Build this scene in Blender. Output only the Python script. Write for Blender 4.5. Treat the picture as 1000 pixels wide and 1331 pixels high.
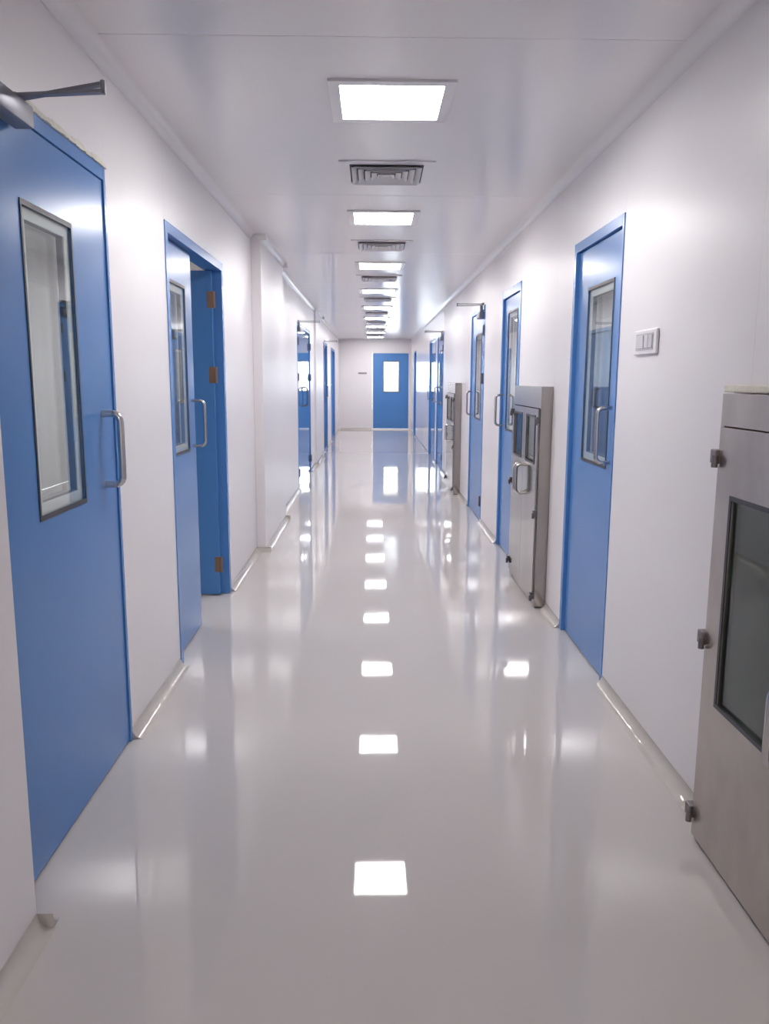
import bpy, bmesh, math, random
from mathutils import Vector, Matrix
random.seed(7)
for o in list(bpy.data.objects): bpy.data.objects.remove(o)
scn = bpy.context.scene
C = scn.collection

# ------------------------------------------------------------------ camera
F, PITCH, YAW, ROLL, EYE = 1036.29, .1649, .0157, -.005, 1.4086     # focal length in pixels of a 1000 px wide frame
def camera():
    cp, sp, cy, sy = math.cos(PITCH), math.sin(PITCH), math.cos(YAW), math.sin(YAW)
    f = Vector((sy*cp, cy*cp, -sp)); rt = Vector((cy, -sy, 0)); dn = f.cross(rt)
    c, s = math.cos(ROLL), math.sin(ROLL)
    r2 = c*rt + s*dn; d2 = -s*rt + c*dn
    cd = bpy.data.cameras.new('camera'); cam = bpy.data.objects.new('camera', cd); C.objects.link(cam)
    cd.sensor_fit = 'HORIZONTAL'; cd.sensor_width = 36; cd.lens = 36*F/1000; cd.clip_start = .02; cd.clip_end = 200
    m = Matrix((r2, -d2, -f)).transposed().to_4x4(); m.translation = (0, 0, EYE)
    cam.matrix_world = m; scn.camera = cam
camera()

# ------------------------------------------------------------------ world, exposure
w = bpy.data.worlds.new('World'); scn.world = w; w.use_nodes = True
bg = w.node_tree.nodes['Background']; bg.inputs[0].default_value = (.93, .96, 1, 1); bg.inputs[1].default_value = 10.0   # overcast daylight outside the end lobby
vs = scn.view_settings
vs.view_transform = 'Standard'; vs.look = 'None'; vs.gamma = 1; vs.use_curve_mapping = False; vs.exposure = 0.85
LAMP = 26.0           # radiance of the corridor's panel lights
LAMP_SIDE = 26.0       # unseen lights added in the side rooms to lighten the door panes

# ------------------------------------------------------------------ dimensions (metres)
XL, XR, H, YE, YB = -.947, 1.082, 2.514, 22.66, -4.5
T = .10               # thickness of the wall panels
CX = .072             # centre line of lights and vents

# ------------------------------------------------------------------ materials
def mat(name, col, rough=.5, metal=0, noise=0, nscale=4, bump=0, bscale=60, spec=.5, coat=0, coat_r=.05, stretch=None, rnoise=0):
    m = bpy.data.materials.new(name); m.use_nodes = True
    nt = m.node_tree; b = nt.nodes['Principled BSDF']
    b.inputs['Base Color'].default_value = (*col, 1); b.inputs['Roughness'].default_value = rough
    b.inputs['Metallic'].default_value = metal; b.inputs['Specular IOR Level'].default_value = spec
    b.inputs['Coat Weight'].default_value = coat; b.inputs['Coat Roughness'].default_value = coat_r
    co = nt.nodes.new('ShaderNodeNewGeometry').outputs['Position']
    if stretch:
        mp = nt.nodes.new('ShaderNodeMapping'); mp.inputs['Scale'].default_value = stretch
        nt.links.new(co, mp.inputs['Vector']); co = mp.outputs['Vector']
    if noise or rnoise:
        n = nt.nodes.new('ShaderNodeTexNoise'); n.inputs['Scale'].default_value = nscale; n.inputs['Detail'].default_value = 4
        nt.links.new(co, n.inputs['Vector'])
        if noise:
            r = nt.nodes.new('ShaderNodeMapRange'); r.inputs['To Min'].default_value = 1-noise; r.inputs['To Max'].default_value = 1+noise
            nt.links.new(n.outputs['Fac'], r.inputs['Value'])
            x = nt.nodes.new('ShaderNodeVectorMath'); x.operation = 'SCALE'; x.inputs[0].default_value = col
            nt.links.new(r.outputs['Result'], x.inputs['Scale']); nt.links.new(x.outputs['Vector'], b.inputs['Base Color'])
        if rnoise:
            r = nt.nodes.new('ShaderNodeMapRange'); r.inputs['To Min'].default_value = rough-rnoise; r.inputs['To Max'].default_value = rough+rnoise
            nt.links.new(n.outputs['Fac'], r.inputs['Value']); nt.links.new(r.outputs['Result'], b.inputs['Roughness'])
    if bump:
        n = nt.nodes.new('ShaderNodeTexNoise'); n.inputs['Scale'].default_value = bscale; n.inputs['Detail'].default_value = 3
        nt.links.new(co, n.inputs['Vector'])
        bp = nt.nodes.new('ShaderNodeBump'); bp.inputs['Strength'].default_value = 1; bp.inputs['Distance'].default_value = bump
        nt.links.new(n.outputs['Fac'], bp.inputs['Height']); nt.links.new(bp.outputs['Normal'], b.inputs['Normal'])
    return m
def emit(name, col, s):
    m = bpy.data.materials.new(name); m.use_nodes = True; nt = m.node_tree
    nt.nodes.remove(nt.nodes['Principled BSDF']); e = nt.nodes.new('ShaderNodeEmission')
    e.inputs[0].default_value = (*col, 1); e.inputs[1].default_value = s
    nt.links.new(e.outputs[0], nt.nodes['Material Output'].inputs[0]); return m
def glass(name, tint, dark=1.0):
    m = bpy.data.materials.new(name); m.use_nodes = True; nt = m.node_tree
    nt.nodes.remove(nt.nodes['Principled BSDF'])
    t = nt.nodes.new('ShaderNodeBsdfTransparent'); t.inputs[0].default_value = (*[c*dark for c in tint], 1)
    g = nt.nodes.new('ShaderNodeBsdfGlossy'); g.inputs['Roughness'].default_value = .015; g.inputs['Color'].default_value = (.95, .97, 1, 1)
    fr = nt.nodes.new('ShaderNodeFresnel'); ge = nt.nodes.new('ShaderNodeNewGeometry')
    ir = nt.nodes.new('ShaderNodeMapRange'); ir.inputs['To Min'].default_value = 1.55; ir.inputs['To Max'].default_value = 1/1.55     # the pane's rear face reflects like its front
    nt.links.new(ge.outputs['Backfacing'], ir.inputs['Value']); nt.links.new(ir.outputs['Result'], fr.inputs['IOR'])
    mx = nt.nodes.new('ShaderNodeMixShader')
    nt.links.new(fr.outputs[0], mx.inputs[0]); nt.links.new(t.outputs[0], mx.inputs[1]); nt.links.new(g.outputs[0], mx.inputs[2])
    nt.links.new(mx.outputs[0], nt.nodes['Material Output'].inputs[0]); return m
M = dict(
    wall_l=mat('white_panel_satin', (.79, .76, .775), .34, noise=.015, nscale=1.5, bump=.0004, bscale=2.0),
    wall_r=mat('white_panel_gloss', (.79, .76, .775), .17, noise=.015, nscale=1.5, bump=.0002, bscale=2.0),
    wall_n=mat('white_panel_semi_gloss', (.79, .76, .775), .34, noise=.015, nscale=1.5, bump=.0003, bscale=2.0),
    ceil=mat('ceiling_panel_paint', (.83, .80, .81), .21, noise=.015, nscale=1.5),
    seam=mat('panel_sealant', (.62, .6, .6), .5),
    floor=mat('grey_epoxy', (.53, .495, .48), .03, noise=.03, nscale=1.2, spec=.42),
    cove=mat('epoxy_cove', (.50, .465, .43), .05, noise=.06, nscale=9, bump=.004, bscale=16),
    trim=mat('white_coving', (.80, .78, .79), .18),
    blue=mat('blue_door_enamel', (.072, .220, .530), .24, noise=.03, nscale=2.0, bump=.0004, bscale=3),
    blue2=mat('blue_door_polished', (.072, .220, .530), .045, noise=.02, nscale=2.0),
    blue_frame=mat('blue_frame_enamel', (.080, .235, .56), .25),
    rubber=mat('dark_gasket', (.035, .036, .045), .4),
    spacer=mat('pale_glazing_bead', (.80, .82, .82), .4),
    steel=mat('satin_steel', (.55, .54, .54), .22, metal=1),
    brushed=mat('brushed_steel', (.38, .355, .34), .13, metal=1, noise=.22, nscale=6, stretch=(1, 1, .25), rnoise=.05),
    dull=mat('dull_steel', (.50, .46, .43), .36, metal=1, noise=.28, nscale=9, stretch=(1, 1, .6), rnoise=.12),
    dark_steel=mat('dark_steel', (.16, .15, .155), .38, metal=.8),
    copper=mat('brown_hinge', (.28, .18, .13), .4, metal=.7),
    closer=mat('closer_grey', (.24, .24, .27), .38, metal=.5),
    gloss_white=mat('white_plastic', (.80, .78, .79), .28),
    rocker=mat('grey_rocker', (.60, .58, .60), .35),
    caulk=mat('cream_caulk', (.74, .71, .62), .7, noise=.10, nscale=30, bump=.004, bscale=60),
    plaque=mat('grey_plaque', (.30, .29, .28), .4),
    hinge_grey=mat('hinge_grey', (.22, .20, .20), .4, metal=.8),
    black=mat('duct_dark', (.10, .10, .105), .7),  # dark colour stands in for the shade inside a duct
    louver=mat('louver_white', (.66, .64, .65), .3),
    room=mat('side_room_paint', (.72, .71, .71), .6),
    glass=glass('clear_pane', (.93, .95, .94)),
    glass_green=glass('green_tinted_pane', (.66, .74, .70)),
    glass_clear=glass('window_pane_clear', (.97, .98, .98)),
    lamp=emit('panel_light_glow', (1.0, .97, .965), LAMP),
    lamp_side=emit('panel_light_glow_side_room', (1.0, .98, .97), LAMP_SIDE),
)

# ------------------------------------------------------------------ helpers
def link(o, parent=None):
    C.objects.link(o)
    if parent: o.parent = parent
    return o
def wloc(o):
    v = Vector(o.location)
    while o.parent: o = o.parent; v += Vector(o.location)
    return v
def thing(name, loc, label, cat, group=None, kind=None):
    o = bpy.data.objects.new(name, None); o.empty_display_size = .1; link(o); o.location = loc
    tag(o, label, cat, group, kind); return o
def tag(o, label=None, cat=None, group=None, kind=None):
    if label: o['label'] = label
    if cat: o['category'] = cat
    if group: o['group'] = group
    if kind: o['kind'] = kind
    return o
def obj(name, bm, m, parent=None, smooth=False, label=None):
    """verts are in world space; the object's origin is put at its own base"""
    bmesh.ops.recalc_face_normals(bm, faces=bm.faces)
    xs = [v.co for v in bm.verts]
    lo = Vector([min(c[i] for c in xs) for i in range(3)]); hi = Vector([max(c[i] for c in xs) for i in range(3)])
    org = Vector(((lo.x+hi.x)/2, (lo.y+hi.y)/2, lo.z))
    for v in bm.verts: v.co -= org
    me = bpy.data.meshes.new(name); bm.to_mesh(me); bm.free()
    me.materials.append(m)
    if smooth: me.shade_smooth() if hasattr(me, 'shade_smooth') else None
    o = bpy.data.objects.new(name, me); link(o, parent)
    o.location = org - (wloc(parent) if parent else Vector())
    if smooth: me.set_sharp_from_angle(angle=math.radians(35))
    if label: o['label'] = label
    return o
def B(): return bmesh.new()
def box(bm, x0, x1, y0, y1, z0, z1, bev=0):
    vs_ = [bm.verts.new((x, y, z)) for x in (x0, x1) for y in (y0, y1) for z in (z0, z1)]
    fs = [bm.faces.new([vs_[i] for i in q]) for q in ((0,1,3,2), (4,6,7,5), (0,4,5,1), (2,3,7,6), (0,2,6,4), (1,5,7,3))]
    if bev:
        es = {e for f in fs for e in f.edges}
        bmesh.ops.bevel(bm, geom=list(es), offset=bev, segments=2, affect='EDGES', profile=.5)
    return bm
def tube(bm, pts, r, n=10, cap=True):
    pts = [Vector(p) for p in pts]; rings = []
    ref = None
    for i, p in enumerate(pts):
        d = (pts[min(i+1, len(pts)-1)] - pts[max(i-1, 0)]).normalized()
        if ref is None: ref = d.orthogonal().normalized()
        u = (ref - d*ref.dot(d)).normalized(); v = d.cross(u); ref = u
        rr = r[i] if isinstance(r, (list, tuple)) else r
        rings.append([bm.verts.new(p + u*math.cos(2*math.pi*k/n)*rr + v*math.sin(2*math.pi*k/n)*rr) for k in range(n)])
    for A, Z in zip(rings, rings[1:]):
        for k in range(n): bm.faces.new((A[k], A[(k+1) % n], Z[(k+1) % n], Z[k]))
    if cap: bm.faces.new(rings[0]); bm.faces.new(list(reversed(rings[-1])))
    return bm
def bar(bm, p, q, wd, th):
    """flat bar from p to q: wd sideways (horizontal), th upright"""
    p, q = Vector(p), Vector(q); d = (q-p).normalized(); s = d.cross(Vector((0,0,1))).normalized()*wd/2; u = s.cross(d).normalized()*th/2
    a = [bm.verts.new(c + k1*s + k2*u) for c in (p, q) for k1, k2 in ((-1,-1), (1,-1), (1,1), (-1,1))]
    for f in ((0,1,2,3), (7,6,5,4), (0,4,5,1), (1,5,6,2), (2,6,7,3), (3,7,4,0)): bm.faces.new([a[i] for i in f])
    return bm
class Side:
    """u runs along the corridor, w out of the wall into the corridor"""
    def __init__(s, x, sg): s.x, s.sg = x, sg
    def X(s, w): return s.x + s.sg*w
    def P(s, u, w, z): return Vector((s.x + s.sg*w, u, z))
    def box(s, bm, u0, u1, w0, w1, z0, z1, bev=0):
        a, b = sorted((s.X(w0), s.X(w1))); return box(bm, a, b, u0, u1, z0, z1, bev)
    def holed(s, bm, u0, u1, z0, z1, a0, a1, b0, b1, w0, w1):
        return holed(bm, lambda u, z, w: s.P(u, w, z), u0, u1, z0, z1, a0, a1, b0, b1, w0, w1)
def holed(bm, P, u0, u1, z0, z1, a0, a1, b0, b1, w0, w1):
    """a plate from w0 to w1 with a rectangular hole (a0..a1, b0..b1)"""
    us, zs = (u0, a0, a1, u1), (z0, b0, b1, z1)
    g = [[[bm.verts.new(P(u, z, ww)) for z in zs] for u in us] for ww in (w0, w1)]
    for k in (0, 1):
        for i in range(3):
            for j in range(3):
                if i == 1 and j == 1: continue
                bm.faces.new((g[k][i][j], g[k][i+1][j], g[k][i+1][j+1], g[k][i][j+1]))
    def wallq(l):
        for (i, j), (k, m) in zip(l, l[1:]+l[:1]): bm.faces.new((g[0][i][j], g[0][k][m], g[1][k][m], g[1][i][j]))
    wallq([(0,0), (1,0), (2,0), (3,0), (3,1), (3,2), (3,3), (2,3), (1,3), (0,3), (0,2), (0,1)])
    wallq([(1,1), (2,1), (2,2), (1,2)])
    return bm
LW, RW = Side(XL, 1), Side(XR, -1)

# ------------------------------------------------------------------ floor, ceiling, outer shell
OX0, OX1, OY1 = -4.2, 4.4, 26.5
from mathutils import noise as mnoise
def floor_mesh():
    """poured epoxy: a slab whose top undulates by fractions of a millimetre"""
    bm = B(); st = .05; x0, x1, y0, y1 = -1.2, 1.35, -1.0, YE+.1
    nx, ny = int((x1-x0)/st), int((y1-y0)/st); g = []
    for j in range(ny+1):
        row = []
        for i in range(nx+1):
            x, y = x0+(x1-x0)*i/nx, y0+(y1-y0)*j/ny
            h = .00015*mnoise.noise(Vector((x*2.6, y*2.2, 3.1))) + .00008*mnoise.noise(Vector((x*8, y*6, 9.7)))
            row.append(bm.verts.new((x, y, h - .0002)))
        g.append(row)
    for j in range(ny):
        for i in range(nx): bm.faces.new((g[j][i], g[j][i+1], g[j+1][i+1], g[j+1][i]))
    box(bm, OX0, OX1, YB-.2, OY1, -.12, -.001)
    return bm
tag(obj('floor', floor_mesh(), M['floor'], None, True), 'glossy seamless grey epoxy floor running down the corridor', 'floor', kind='structure')
cl = thing('ceiling', (0, 9, H), 'white panelled corridor ceiling with faint cross seams', 'ceiling', kind='structure')
obj('ceiling_slab', box(B(), OX0, OX1, YB-.2, OY1, H+.05, H+.15), M['room'], cl)
seams = [2.83 + 2.28*k for k in range(-3, 9)]
ys = [YB] + seams + [YE]
for y0, y1 in zip(ys, ys[1:]):
    obj('ceiling_panel', box(B(), XL-.02, XR+.02, y0+.0015, y1-.0015, H, H+.045, .0012), M['ceil'], cl)
sb = B()
for y in seams: box(sb, XL-.02, XR+.02, y-.004, y+.004, H+.0016, H+.04)
obj('seam_sealant', sb, M['seam'], cl)

def shell(name, label, *a):
    tag(obj(name, box(B(), *a), M['room']), label, 'wall', kind='structure')
shell('wall_room_left', 'plain far wall of the room behind the left doors', OX0-.1, OX0, YB-.2, OY1, 0, H+.05)
shell('wall_room_right', 'plain far wall of the room behind the right doors', OX1, OX1+.1, YB-.2, OY1, 0, H+.05)
shell('wall_back', 'plain wall closing the corridor behind the viewer', OX0, OX1, YB-.3, YB-.2, 0, H+.05)
wf = B()
holed(wf, lambda u, z, w_: Vector((u, w_, z)), OX0, OX1, 0, H+.05, -1.4, 2.6, .35, 2.35, OY1-.1, OY1)
tag(obj('wall_lobby', wf, M['room']), 'outside wall of the lobby beyond the end door', 'wall', kind='structure')
wn = thing('window_1', (.6, OY1-.05, .35), 'bright daylight window of the lobby seen through the end door pane', 'window', kind='structure')
wb = B(); holed(wb, lambda u, z, w_: Vector((u, w_, z)), -1.399, 2.599, .351, 2.349, -1.34, 2.54, .41, 2.29, OY1-.09, OY1-.02); obj('window_frame', wb, M['gloss_white'], wn)
obj('window_pane', box(B(), -1.338, 2.538, OY1-.056, OY1-.05, .412, 2.288), M['glass_clear'], wn)

# ------------------------------------------------------------------ walls of sandwich panels with door openings, piers and coves
def wall(name, side, m, openings, piers, label, extra_seams=(), near=None, far=-99):
    root = thing(name, (side.x, 9, 0), label, 'wall', kind='structure')
    ops = sorted(openings); y = YB; spans = []
    for y0, y1, z0 in ops: spans.append((y, y0)); y = y1
    spans.append((y, YE))
    sl = B()
    for a, b_ in spans:
        cuts = [a] + [s for s in extra_seams if a+.1 < s < b_-.1]
        n = max(1, round((b_-cuts[-1])/1.15)); a2 = cuts[-1]
        cuts += [a2 + (b_-a2)*k/n for k in range(1, n+1)]
        for c0, c1 in zip(cuts, cuts[1:]):
            bm = B(); side.box(bm, c0+.0006, c1-.0006, -T, 0, 0, H+.045, .0006); obj('wall_panel', bm, m if c0 > far else near, root)
        for c in cuts[1:-1]: side.box(sl, c-.004, c+.004, -T+.01, -.0015, 0, H+.04)
    for y0, y1, z0 in ops:
        bm = B(); side.box(bm, y0+.0002, y1-.0002, -T, 0, z0, H+.045); obj('header_panel', bm, m if y0 > far else near, root)
    obj('seam_sealant', sl, M['seam'], root)
    for y0, y1, d in piers:
        bm = B(); side.box(bm, y0, y1, .0005, d, 0, H-.001, .002); obj('pier', bm, m, root)
    return root
PIERS = [(YB+.01, 1.875, .083), (6.45, 8.0, .075), (13.2, 14.7, .03)]
OPEN_L = [(1.97, 2.975, 2.135), (3.79, 5.205, 2.12), (10.22, 12.28, 2.12), (15.65, 16.95, 2.12), (18.4, 20.3, 2.12)]
PASS_R = [(1.67, 2.29, 1.375), (4.80, 5.72, 1.37), (9.75, 10.72, 1.37)]
DOOR_R = [(3.555, 4.41, 2.12), (5.95, 6.80, 2.12), (7.83, 8.90, 2.12), (12.32, 13.5, 2.12), (13.85, 15.35, 2.12), (20.0, 21.0, 2.12)]
wall('wall_left', LW, M['wall_l'], OPEN_L, PIERS, 'white panelled wall with blue doors along the left side')
wall('wall_right', RW, M['wall_r'], PASS_R+DOOR_R, [], 'glossy white panelled wall with steel pass boxes on the right', (2.37,), M['wall_n'], 11)

def cove(bm, A, Bp, out, up, r, n=7):
    """concave quarter fillet from A to B; out = direction away from wall, up = +1 floor, -1 ceiling"""
    A, Bp = Vector(A), Vector(Bp); d = (Bp-A).normalized(); L = (Bp-A).length; k = max(2, int(L/.4)); out = Vector(out)
    prof = [(0, 0), (r, 0)] + [(r - r*math.sin(t), r - r*math.cos(t)) for t in [math.pi/2*i/n for i in range(1, n+1)]]
    rings = [[bm.verts.new(A + d*L*i/k + out*pw + Vector((0,0,up*pz))) for pw, pz in prof] for i in range(k+1)]
    m = len(prof)
    for R0, R1 in zip(rings, rings[1:]):
        for j in range(m): bm.faces.new((R0[j], R0[(j+1) % m], R1[(j+1) % m], R1[j]))
    bm.faces.new(rings[0]); bm.faces.new(list(reversed(rings[-1])))
def stretches(openings, piers, low):
    """free runs of wall surface: (y0, y1, offset)"""
    cuts = sorted((a, b_) for a, b_, z in openings) if low else []
    out = []
    y = YB
    runs = []
    for a, b_ in cuts: runs.append((y, a)); y = b_
    runs.append((y, YE))
    for a, b_ in runs:
        y = a
        for p0, p1, d in piers:
            if p1 <= a or p0 >= b_: continue
            if p0 > y+.02: out.append((y, p0, 0))
            out.append((max(p0, a), min(p1, b_), d)); y = p1
        if b_ > y+.02: out.append((y, b_, 0))
    return out
def lining(name, side, openings, piers, low, r, m, label, part):
    root = thing(name, (side.x, 9, 0 if low else H), label, 'skirting' if low else 'trim', kind='structure')
    z = .0005 if low else H-.0005; up = 1 if low else -1
    for a, b_, d in stretches(openings, piers, low):
        bm = B(); cove(bm, side.P(a+.002, d+.001, z), side.P(b_-.002, d+.001, z), (side.sg, 0, 0), up, r); obj(part, bm, m, root, True)
    for p0, p1, d in piers:                       # returns round the pier's two flanks
        for yy, sg in ((p0, -1), (p1, 1)):
            if yy < YB+.1: continue
            bm = B(); cove(bm, side.P(yy+sg*.001, .001 if low else r, z), side.P(yy+sg*.001, d+r*.9, z), (0, sg, 0), up, r*.9); obj(part, bm, m, root, True)
lining('baseboard_left', LW, OPEN_L, PIERS, True, .045, M['cove'], 'rounded beige epoxy cove skirting at the foot of the left wall', 'cove_strip')
lining('baseboard_right', RW, PASS_R+DOOR_R, [], True, .045, M['cove'], 'rounded beige epoxy cove skirting at the foot of the right wall', 'cove_strip')
lining('trim_1', LW, OPEN_L, PIERS, False, .05, M['trim'], 'white rounded coving between left wall and ceiling', 'coving_strip')
lining('trim_2', RW, [], [], False, .05, M['trim'], 'white rounded coving between right wall and ceiling', 'coving_strip')

# end wall
EX0, EX1, EZ = -.005, 1.035, 2.15
we = B()
for a in ((XL-T, EX0, YE, YE+.1, 0, H+.045), (EX1, XR+T, YE, YE+.1, 0, H+.045), (EX0, EX1, YE, YE+.1, EZ, H+.045)): box(we, *a)
bmesh.ops.remove_doubles(we, verts=we.verts, dist=1e-5)
tag(obj('wall_end', we, M['wall_l']), 'white wall closing the far end of the corridor', 'wall', kind='structure')
bm = B(); cove(bm, (XL+.04, YE-.001, .0005), (EX0-.01, YE-.001, .0005), (0, -1, 0), 1, .045)
tag(obj('baseboard_end', bm, M['cove'], None, True), 'low epoxy cove at the foot of the end wall', 'skirting', kind='structure')

# ------------------------------------------------------------------ doors
def arc_handle(side, u, w0, z0, z1, out, r, vert=True):
    """D-shaped pull handle standing off the leaf"""
    pts = [side.P(u, w0-.004, z0)]; c = .028
    for t in range(0, 7):
        a = math.pi/2*t/6; pts.append(side.P(u, w0+out-c+c*math.sin(a), z0+c-c*math.cos(a)))
    for t in range(0, 7):
        a = math.pi/2*t/6; pts.append(side.P(u, w0+out-c+c*math.cos(a), z1-c+c*math.sin(a)))
    pts.append(side.P(u, w0-.004, z1))
    return tube(B(), pts, r, 12)
def leaf(root, side, y0, y1, z0, z1, w, win, m, th=.045, pane='glass'):
    """door leaf with glazed slot; returns the leaf object"""
    bm = B()
    if win: side.holed(bm, y0, y1, z0, z1, win[0], win[1], win[2], win[3], w-th, w)
    else: side.box(bm, y0, y1, w-th, w, z0, z1, .002)
    lf = obj('door_leaf', bm, m, root)
    if win:
        a0, a1, b0, b1 = win; g = .004
        bm = B(); side.holed(bm, a0-.005, a1+.005, b0-.007, b1+.007, a0+g, a1-g, b0+g*2, b1-g*2, w+.0003, w+.003); obj('window_gasket', bm, M['rubber'], lf)
        for k, (f0, f1, f2) in enumerate(((w-.006, w-.008, w-.012), (w-.039, w-.037, w-.033))):     # outer and inner pane, each with its bead
            bm = B(); side.box(bm, a0+.001, a1-.001, min(f0, f0+.003), f0+.003, b0+.001, b1-.001); obj('window_pane', bm, M[pane], lf)
            bm = B(); side.holed(bm, a0+.0005, a1-.0005, b0+.0005, b1-.0005, a0+.040, a1-.040, b0+.040, b1-.040, min(f1, f2), max(f1, f2)); obj('glazing_bead', bm, M['spacer'], lf)
        bm = B(); side.holed(bm, a0+.036, a1-.036, b0+.036, b1-.036, a0+.041, a1-.041, b0+.041, b1-.041, w-.0325, w-.0125); obj('pane_spacer', bm, M['rubber'], lf)
    return lf
def tri(fw): return fw if isinstance(fw, tuple) else (fw, fw, fw)      # near jamb, far jamb, head
def frame(root, side, y0, y1, zt, fw, depth=T, proud=.004, m='blue_frame'):
    bm = B(); n, f, t = tri(fw)
    for a, b_, c, d in ((y0, y0+n, 0, zt), (y1-f, y1, 0, zt), (y0+n-.0005, y1-f+.0005, zt-t, zt)):
        side.box(bm, a+.001, b_-.001, -depth, proud, c, d-.001, .0015)
    return obj('door_frame', bm, M[m], root)
def hinge(root, side, u, w, z, m='dark_steel', l=.10):
    bm = B(); tube(bm, [side.P(u, w+.007, z-l/2), side.P(u, w+.007, z+l/2)], .0085, 10)
    side.box(bm, u-.018, u+.018, w-.001, w+.003, z-l/2+.005, z+l/2-.005); obj('hinge', bm, M[m], root)
def closer(root, side, u0, u1, w, z0, z1, sp, elbow, shoe):
    """surface closer: body on the leaf, two flat arms folding out over the corridor; sp = spindle u, elbow/shoe = (u, w, z)"""
    bm = B(); side.box(bm, u0, u1, w, w+.055, z0, z1, .008); c = obj('door_closer', bm, M['closer'], root, True)
    bm = B(); tube(bm, [side.P(sp, w+.028, z1-.004), side.P(sp, w+.028, elbow[2]+.004)], .014, 12); obj('closer_spindle', bm, M['closer'], c, True)
    bm = B(); bar(bm, side.P(sp, w+.028, elbow[2]), side.P(*elbow), .022, .007)
    tube(bm, [side.P(elbow[0], elbow[1], elbow[2]-.006), side.P(elbow[0], elbow[1], elbow[2]+.026)], .0065, 10); obj('closer_arm', bm, M['closer'], c)
    e2 = (elbow[0], elbow[1], elbow[2]+.018)
    bm = B(); bar(bm, side.P(*e2), side.P(*shoe), .018, .007)
    side.box(bm, shoe[0]-.03, shoe[0]+.03, .004, max(.02, shoe[1]+.004), shoe[2]-.012, shoe[2]+.008); obj('closer_forearm', bm, M['closer'], c)
def door(n, side, y0, y1, zt, label, fw=.045, recess=.006, win=None, hu=None, hinge_u=None, m='blue', hz=(1.035, 1.285), hr=.010, hout=.06, closers=None, gap=.004):
    root = thing('door_%d' % n, (side.x, (y0+y1)/2, 0), label, 'door', kind='structure')
    frame(root, side, y0, y1, zt, fw)
    fn, ff, ft_ = tri(fw); a, b_, top = y0+fn+gap, y1-ff-gap, zt-ft_-gap
    lf = leaf(root, side, a, b_, .008, top, -recess, win, M[m])
    sp = B(); side.box(sp, y0+fn, y1-ff, -recess-.06, -recess-.047, .002, zt-ft_); 
    if win: sp.free()
    else: obj('door_stop', sp, M['rubber'], root)
    if hu: obj('handle', arc_handle(side, hu, -recess, hz[0], hz[1], hout, hr), M['steel'], lf, True)
    if hinge_u:
        for z in (.21, 1.42, 1.88): hinge(root, side, hinge_u, max(-recess, .004), z)
    if closers: closer(lf, side, *closers)
    return root

# door 1: nearest left, closed, its near edge behind the pier
d1 = door(1, LW, 1.97, 2.975, 2.135, 'nearest blue door on the left with tall glazed slot and grey closer', fw=(.045, .022, .045), recess=.002, gap=.003,
          win=(2.262, 2.626, 1.008, 1.878), hu=2.832, hr=.0125, hout=.062, closers=(1.985, 2.245, .0045, 2.05, 2.108, 2.20, (2.165, .267, 2.120), (2.25, .02, 2.128)))
bm = B(); rnd = random.Random(3); prev = None     # smeared caulk along the head of the frame
ring = []
for i in range(60):
    y = 2.28 + (2.985-2.28)*i/59; h0 = 2.134; h1 = 2.147 + rnd.uniform(0, .009) + .008*math.sin(i*.21)**2; t = .004 + rnd.uniform(0, .006)
    ring.append([bm.verts.new(LW.P(y, a, b_)) for a, b_ in ((.001, h0), (t+.003, h0), (t+.002, (h0+h1)/2), (.001, h1))])
for R0, R1 in zip(ring, ring[1:]):
    for j in range(4): bm.faces.new((R0[j], R0[(j+1) % 4], R1[(j+1) % 4], R1[j]))
bm.faces.new(ring[0]); bm.faces.new(list(reversed(ring[-1])))
obj('caulk_bead', bm, M['caulk'], d1, True, 'smeared cream caulk above the door frame')

# door 2: pair of leaves, near leaf shut, far leaf swung open into the room
y0, y1 = 3.79, 5.205
d2 = thing('door_2', (XL, (y0+y1)/2, 0), 'second blue door on the left, a pair with the far leaf standing open', 'door', kind='structure')
frame(d2, LW, y0, y1, 2.12, .05)
lf = leaf(d2, LW, y0+.054, 4.455, .008, 2.064, -.035, (3.93, 4.30, 1.03, 1.875), M['blue'])
obj('handle', arc_handle(LW, 4.375, -.035, 1.045, 1.29, .07, .009), M['steel'], lf, True)
bm = B(); hx = XL-.05; box(bm, hx-.70, hx, 5.103, 5.148, .008, 2.064, .002); lf2 = obj('door_leaf', bm, M['blue'], d2)
for z in (.21, 1.43, 1.89):
    bm = B(); tube(bm, [(hx+.012, 5.10, z-.05), (hx+.012, 5.10, z+.05)], .010, 10); box(bm, hx-.03, hx+.006, 5.099, 5.103, z-.05, z+.05); obj('hinge', bm, M['copper'], d2)

# door 3: glossy pair further down the left wall, standing a hair out of plane
y0, y1 = 10.22, 12.28
d3 = thing('door_3', (XL, (y0+y1)/2, 0), 'glossy blue double door mid-way down the left wall mirroring the corridor end', 'door', kind='structure')
frame(d3, LW, y0, y1, 2.12, .05)
ym = (y0+y1)/2
l3 = []
for a, b_, hu in ((y0+.054, ym-.002, ym-.10), (ym+.002, y1-.054, ym+.10)):
    lf = leaf(d3, LW, a, b_, .008, 2.064, -.02, None, M['blue2']); l3.append(lf); lf.rotation_euler.z = -.024
    obj('handle', arc_handle(LW, hu, -.02, 1.04, 1.29, .06, .010), M['dark_steel'], lf, True)
bm = B(); LW.box(bm, y0+.05, y1-.05, -.096, -.086, .002, 2.07); obj('door_stop', bm, M['rubber'], d3)
for u in (y0+.05, y1-.05):
    for z in (.21, 1.43, 1.88): hinge(d3, LW, u, .004, z)
closer(l3[0], LW, 10.32, 10.56, -.012, 2.0, 2.06, 10.42, (10.5, .27, 2.125), (10.38, .02, 2.135))

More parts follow.
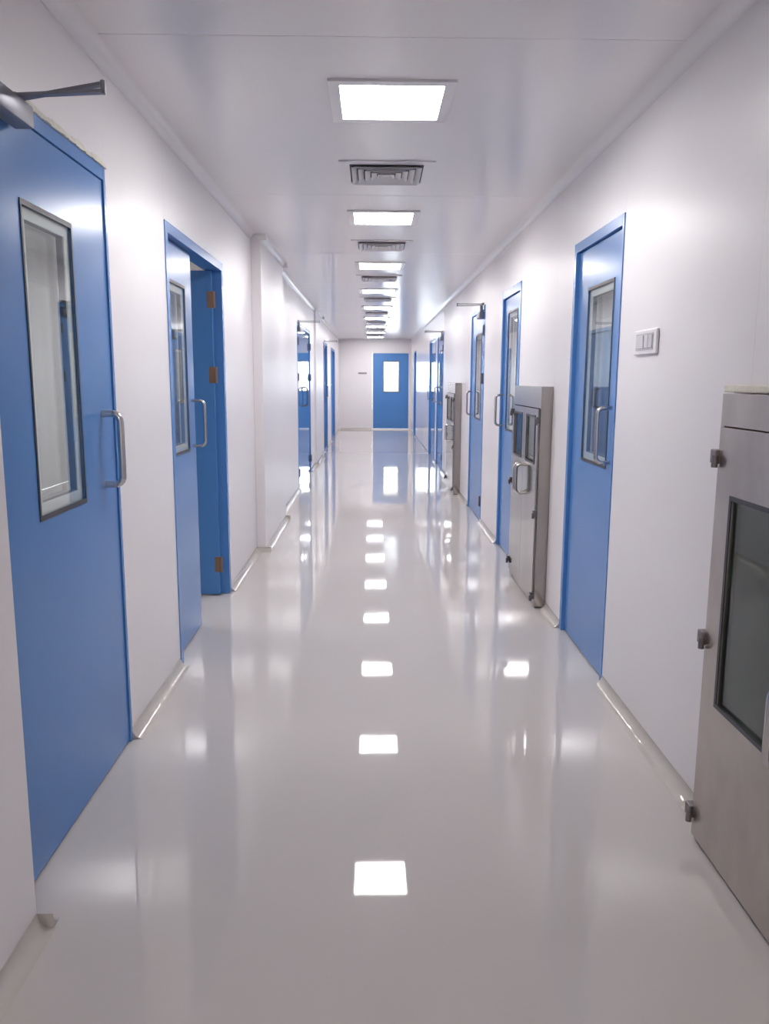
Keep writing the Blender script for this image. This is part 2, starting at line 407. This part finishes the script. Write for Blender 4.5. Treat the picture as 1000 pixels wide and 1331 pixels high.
# doors 4 and 5: far left, seen almost edge-on
door(4, LW, 15.65, 16.95, 2.12, 'narrow-looking dark blue door far down the left wall, nearer of two', recess=.04, win=(16.1, 16.5, 1.0, 1.88), hu=16.75,
     closers=(15.78, 16.0, -.039, 2.0, 2.06, 15.88, (15.95, .24, 2.13), (15.84, .02, 2.14)), hinge_u=15.70)
door(5, LW, 18.4, 20.3, 2.12, 'last blue door on the left wall beside the corridor end', recess=.05, win=(19.1, 19.6, 1.0, 1.88), hu=18.65)

# right-hand doors
door(6, RW, 3.555, 4.41, 2.12, 'nearest blue door on the right with glazed slot beside the switch plate', fw=(.030, .045, .05), recess=.014, win=(3.715, 4.15, 1.005, 1.862), hu=3.640, hout=.07)
door(7, RW, 5.95, 6.80, 2.12, 'second blue door on the right behind the tall steel pass box', fw=(.05, .04, .06), recess=.014, win=(6.16, 6.58, 1.01, 1.94), hu=6.68, hout=.07)
door(8, RW, 7.83, 8.90, 2.12, 'third blue door on the right with a closer arm sticking out above', fw=.045, recess=.006, win=(8.10, 8.53, 1.01, 1.86), hu=8.74, hinge_u=7.875, m='blue',
     closers=(7.90, 8.12, -.0055, 2.0, 2.06, 7.98, (8.05, .25, 2.125), (7.95, .02, 2.135)))
door(9, RW, 12.32, 13.5, 2.12, 'fourth blue door on the right beyond the farthest steel pass box', recess=.008, win=(12.65, 13.1, 1.01, 1.86), hu=13.33, hinge_u=12.365, m='blue2',
     closers=(12.40, 12.62, -.0075, 2.0, 2.06, 12.48, (12.55, .27, 2.125), (12.45, .02, 2.135)))
door(10, RW, 13.85, 15.35, 2.12, 'fifth blue door on the right, glossy and seen nearly edge-on', recess=.02, win=(14.3, 14.8, 1.01, 1.86), hu=15.15, m='blue2')
door(11, RW, 20.0, 21.0, 2.12, 'last blue door on the right wall next to the end door', recess=.05, win=(20.3, 20.7, 1.01, 1.86))

# end door: bright pane, white surround, white threshold
class EndSide(Side):
    def X(s, w): return w
    def P(s, u, w, z): return Vector((u, YE - w, z))
    def box(s, bm, u0, u1, w0, w1, z0, z1, bev=0): return box(bm, u0, u1, YE-w1, YE-w0, z0, z1, bev)
ES = EndSide(0, 1)
de = thing('door_12', ((EX0+EX1)/2, YE, 0), 'blue door at the far end of the corridor with a glaring white pane', 'door', kind='structure')
frame(de, ES, EX0, EX1, EZ, .022, m='gloss_white')
bm = B(); ES.holed(bm, EX0+.002, EX1-.002, .046, EZ-.002, EX0+.06, EX1-.06, .09, EZ-.06, -.075, -.06); obj('door_stop', bm, M['gloss_white'], de)  # unseen ring added behind the leaf to block light leaking round it
bm = B(); ES.box(bm, EX0+.025, EX1-.025, -.08, .012, .0005, .028, .003); obj('threshold', bm, M['gloss_white'], de, label='white threshold strip')
leaf(de, ES, EX0+.026, EX1-.026, .032, EZ-.026, -.01, (.30, .755, 1.05, 1.915), M['blue'], pane='glass_clear')

# ------------------------------------------------------------------ stainless pass boxes
def pass_box(y0, y1, front, top, m, label, two, glassm, wins, hpos, hinges, doorz):
    s = RW; d = XR-front; root = thing('pass_box', (front, (y0+y1)/2, 0), label, 'pass box', 'stainless pass boxes along the right wall')
    ft = .022
    bm = B(); g0 = y0+.004; g1 = y1-.004; back = -.42          # cabinet shell: open to the front, 12 mm sheet
    for a in ((g0, g0+.012, back, d-ft, .012, top), (g1-.012, g1, back, d-ft, .012, top), (g0+.012, g1-.012, back, d-ft, top-.012, top),
              (g0+.012, g1-.012, back, d-ft, .012, .024), (g0+.012, g1-.012, back, back+.012, .024, top-.012)): s.box(bm, *a)
    obj('cabinet', bm, m, root)
    bm = B(); s.holed(bm, g0, g1, .012, top, g0+.022, g1-.022, doorz[0], doorz[1], d-ft, d-ft+.010); obj('front_frame', bm, m, root)
    bm = B(); s.box(bm, g0+.01, g1-.01, .0, d-.02, .0006, .011); obj('plinth', bm, M['dark_steel'], root)
    a, b_ = g0+.026, g1-.026; spans = [(a, (a+b_)/2-.0015), ((a+b_)/2+.0015, b_)] if two else [(a, b_)]
    for (p, q), wn_ in zip(spans, wins):
        bm = B(); z0, z1 = doorz[0]+.004, doorz[1]-.004
        s.holed(bm, p, q, z0, z1, wn_[0], wn_[1], wn_[2], wn_[3], d-ft-.006, d)
        dl = obj('hatch_door', bm, m, root)
        bm = B(); s.holed(bm, wn_[0]-.006, wn_[1]+.006, wn_[2]-.006, wn_[3]+.006, wn_[0]+.007, wn_[1]-.007, wn_[2]+.007, wn_[3]-.007, d+.0003, d+.003); obj('window_gasket', bm, M['rubber'], dl)
        bm = B(); s.box(bm, wn_[0]+.001, wn_[1]-.001, d-.012, d-.007, wn_[2]+.001, wn_[3]-.001); obj('window_pane', bm, M[glassm], dl)
        if hpos:
            hu = hpos[0] if not two else (q-.035 if p == a else p+.035)
            obj('handle', arc_handle(s, hu, d, hpos[1], hpos[2], .05, .010), M['steel'], dl, True)
    for u, z in hinges:
        bm = B(); s.box(bm, u-.014, u+.022, d-.012, d+.012, z-.020, z+.020, .003)
        tube(bm, [s.P(u-.012, d+.012, z-.030), s.P(u-.012, d+.012, z+.004)], .009, 10); obj('hinge', bm, M['dark_steel'] if two else M['hinge_grey'], root)
    return root
pb1 = pass_box(1.67, 2.29, .99, 1.373, M['dull'], 'nearest dull steel pass box with green tinted glass, cut by the right edge', False, 'glass_green',
         [(1.80, 2.16, .487, 1.09)], (1.765, .50, .70), [(2.268, 1.195), (2.268, .655), (2.268, .10)], (.055, 1.283))
bm = B(); RW.box(bm, 1.66, 2.40, .0006, .03, 1.376, 1.398, .004); obj('caulk_bead', bm, M['caulk'], pb1, label='pale caulk strip along the top')
yy0, yy1 = 4.80, 5.72; ymid = (yy0+yy1)/2
hg = [(yy0+.022, z) for z in (.08, .60, 1.17)] + [(yy1-.022, z) for z in (.12, .70, 1.19)]
pass_box(yy0, yy1, 1.0, 1.37, M['brushed'], 'tall shiny steel pass box between the two nearest right doors', True, 'glass_green',
         [(yy0+.10, ymid-.08, .90, 1.19), (ymid+.08, yy1-.10, .90, 1.19)], (0, .67, .86), hg, (.05, 1.24))
yy0, yy1 = 9.75, 10.72; ymid = (yy0+yy1)/2
hg = [(yy0+.022, z) for z in (.08, .60, 1.17)] + [(yy1-.022, z) for z in (.12, .70, 1.19)]
pass_box(yy0, yy1, .99, 1.37, M['brushed'], 'farthest steel pass box on the right beyond the third door', True, 'glass_green',
         [(yy0+.10, ymid-.08, .90, 1.19), (ymid+.08, yy1-.10, .90, 1.19)], (0, .64, .84), hg, (.05, 1.24))

# ------------------------------------------------------------------ small things on the walls
sw = thing('switch_plate', (XR, 3.18, 1.511), 'white wall switch plate with rockers beside the nearest right door', 'switch')
bm = B(); RW.box(bm, 3.058, 3.315, .0005, .012, 1.511, 1.606, .004); obj('cover_plate', bm, M['gloss_white'], sw)
bm = B(); RW.holed(bm, 3.088, 3.285, 1.526, 1.591, 3.092, 3.281, 1.530, 1.587, .0122, .014); obj('bezel', bm, M['rocker'], sw)
for k in range(4):
    u = 3.094 + k*.047; bm = B(); RW.box(bm, u, u+.043, .0122, .017 if k != 2 else .0195, 1.533, 1.584, .002); obj('rocker', bm, M['rocker'], sw)
sg = thing('wall_sign', (-.27, YE, 1.55), 'small grey plaque on the end wall left of the end door', 'sign')
bm = B(); box(bm, -.40, -.16, YE-.008, YE-.0005, 1.55, 1.60, .002); obj('plate', bm, M['plaque'], sg)

# ------------------------------------------------------------------ ceiling lights and supply vents
def flange(bm, cx, cy, o, i, z0, z1): return holed(bm, lambda u, z, w_: Vector((u, z, w_)), cx-o, cx+o, cy-o, cy+o, cx-i, cx+i, cy-i, cy+i, z0, z1)
def make_light(cx, cy, z, m):
    t = thing('ceiling_light', (cx, cy, z), 'x', 'ceiling light', 'square panel lights along the ceiling')
    bm = flange(B(), cx, cy, .243, .200, z-.010, z-.0006); obj('light_frame', bm, M['gloss_white'], t)
    bm = B(); box(bm, cx-.1995, cx+.1995, cy-.1995, cy+.1995, z-.006, z-.0006); obj('diffuser', bm, m, t, label='glowing white diffuser')
    return t
def dup(root, dy):
    r = root.copy(); link(r); r.location.y += dy
    for ch in list(root.children):
        c = ch.copy(); link(c, r)
        for g in list(ch.children): link(g.copy(), c)
    return r
ORD = ['nearest', 'second', 'third', 'fourth', 'fifth', 'sixth', 'seventh', 'eighth', 'ninth']
LY = [3.44, 5.78, 8.14, 10.43, 12.78, 14.98, 17.30, 19.5, 21.55]
l0 = make_light(CX, LY[0], H, M['lamp'])
for k, y in enumerate(LY):
    t = l0 if k == 0 else dup(l0, y-LY[0])
    t['label'] = ('%s lit square panel light in the ceiling row, counted from the viewer' % ORD[k]) if k < 8 else 'last lit square panel light in the row, next to the end wall'
for k, y in enumerate((-1.25, -3.5)):
    t = dup(l0, y-LY[0]); t['label'] = ('lit square panel light just behind the viewer', 'lit square panel light at the back of the corridor')[k]
def make_vent(cx, cy):
    t = thing('ceiling_vent', (cx, cy, H), 'x', 'vent', 'square supply air vents between the ceiling lights')
    obj('vent_frame', flange(B(), cx, cy, .25, .195, H-.007, H-.0006), M['ceil'], t)
    obj('duct_back', box(B(), cx-.194, cx+.194, cy-.194, cy+.194, H-.003, H-.0008), M['black'], t)  # flat dark plate painted as the shaded hollow above the louvres
    for o in (.185, .150, .115, .080, .045):                 # stepped square louvre cones
        bm = B(); i = o-.026; P = []
        for rr, zz in ((o, H-.020), (o-.003, H-.022), (i-.003, H-.006), (i, H-.004)):
            P.append([bm.verts.new((cx+sx*rr, cy+sy*rr, zz)) for sx, sy in ((-1,-1), (1,-1), (1,1), (-1,1))])
        for a in range(4):
            A, Z = P[a], P[(a+1) % 4]
            for q in range(4): bm.faces.new((A[q], A[(q+1) % 4], Z[(q+1) % 4], Z[q]))
        obj('louver', bm, M['louver'], t)
    obj('louver_centre', box(B(), cx-.016, cx+.016, cy-.016, cy+.016, H-.018, H-.0031), M['louver'], t)
    return t
VY = [4.57, 6.93, 9.12, 11.45, 13.80, 16.05, 18.35, 20.5]
v0 = make_vent(CX, VY[0])
for k, y in enumerate(VY):
    t = v0 if k == 0 else dup(v0, y-VY[0])
    t['label'] = '%s white square louvred air vent in the ceiling row, counted from the viewer' % ORD[k]
# unseen lights added behind the doors so their panes read lighter
n = 0
for x, nm in ((-2.6, 'left'), (2.8, 'right')):
    s0 = make_light(x, 1.5, H+.05, M['lamp_side']); s0['group'] = 'panel lights of the side rooms'
    for k in range(6):
        t = s0 if k == 0 else dup(s0, 3.6*k)
        t['label'] = 'panel light in the room behind the %s doors, %s from the front' % (nm, ('first', 'second', 'third', 'fourth', 'fifth', 'sixth')[k])
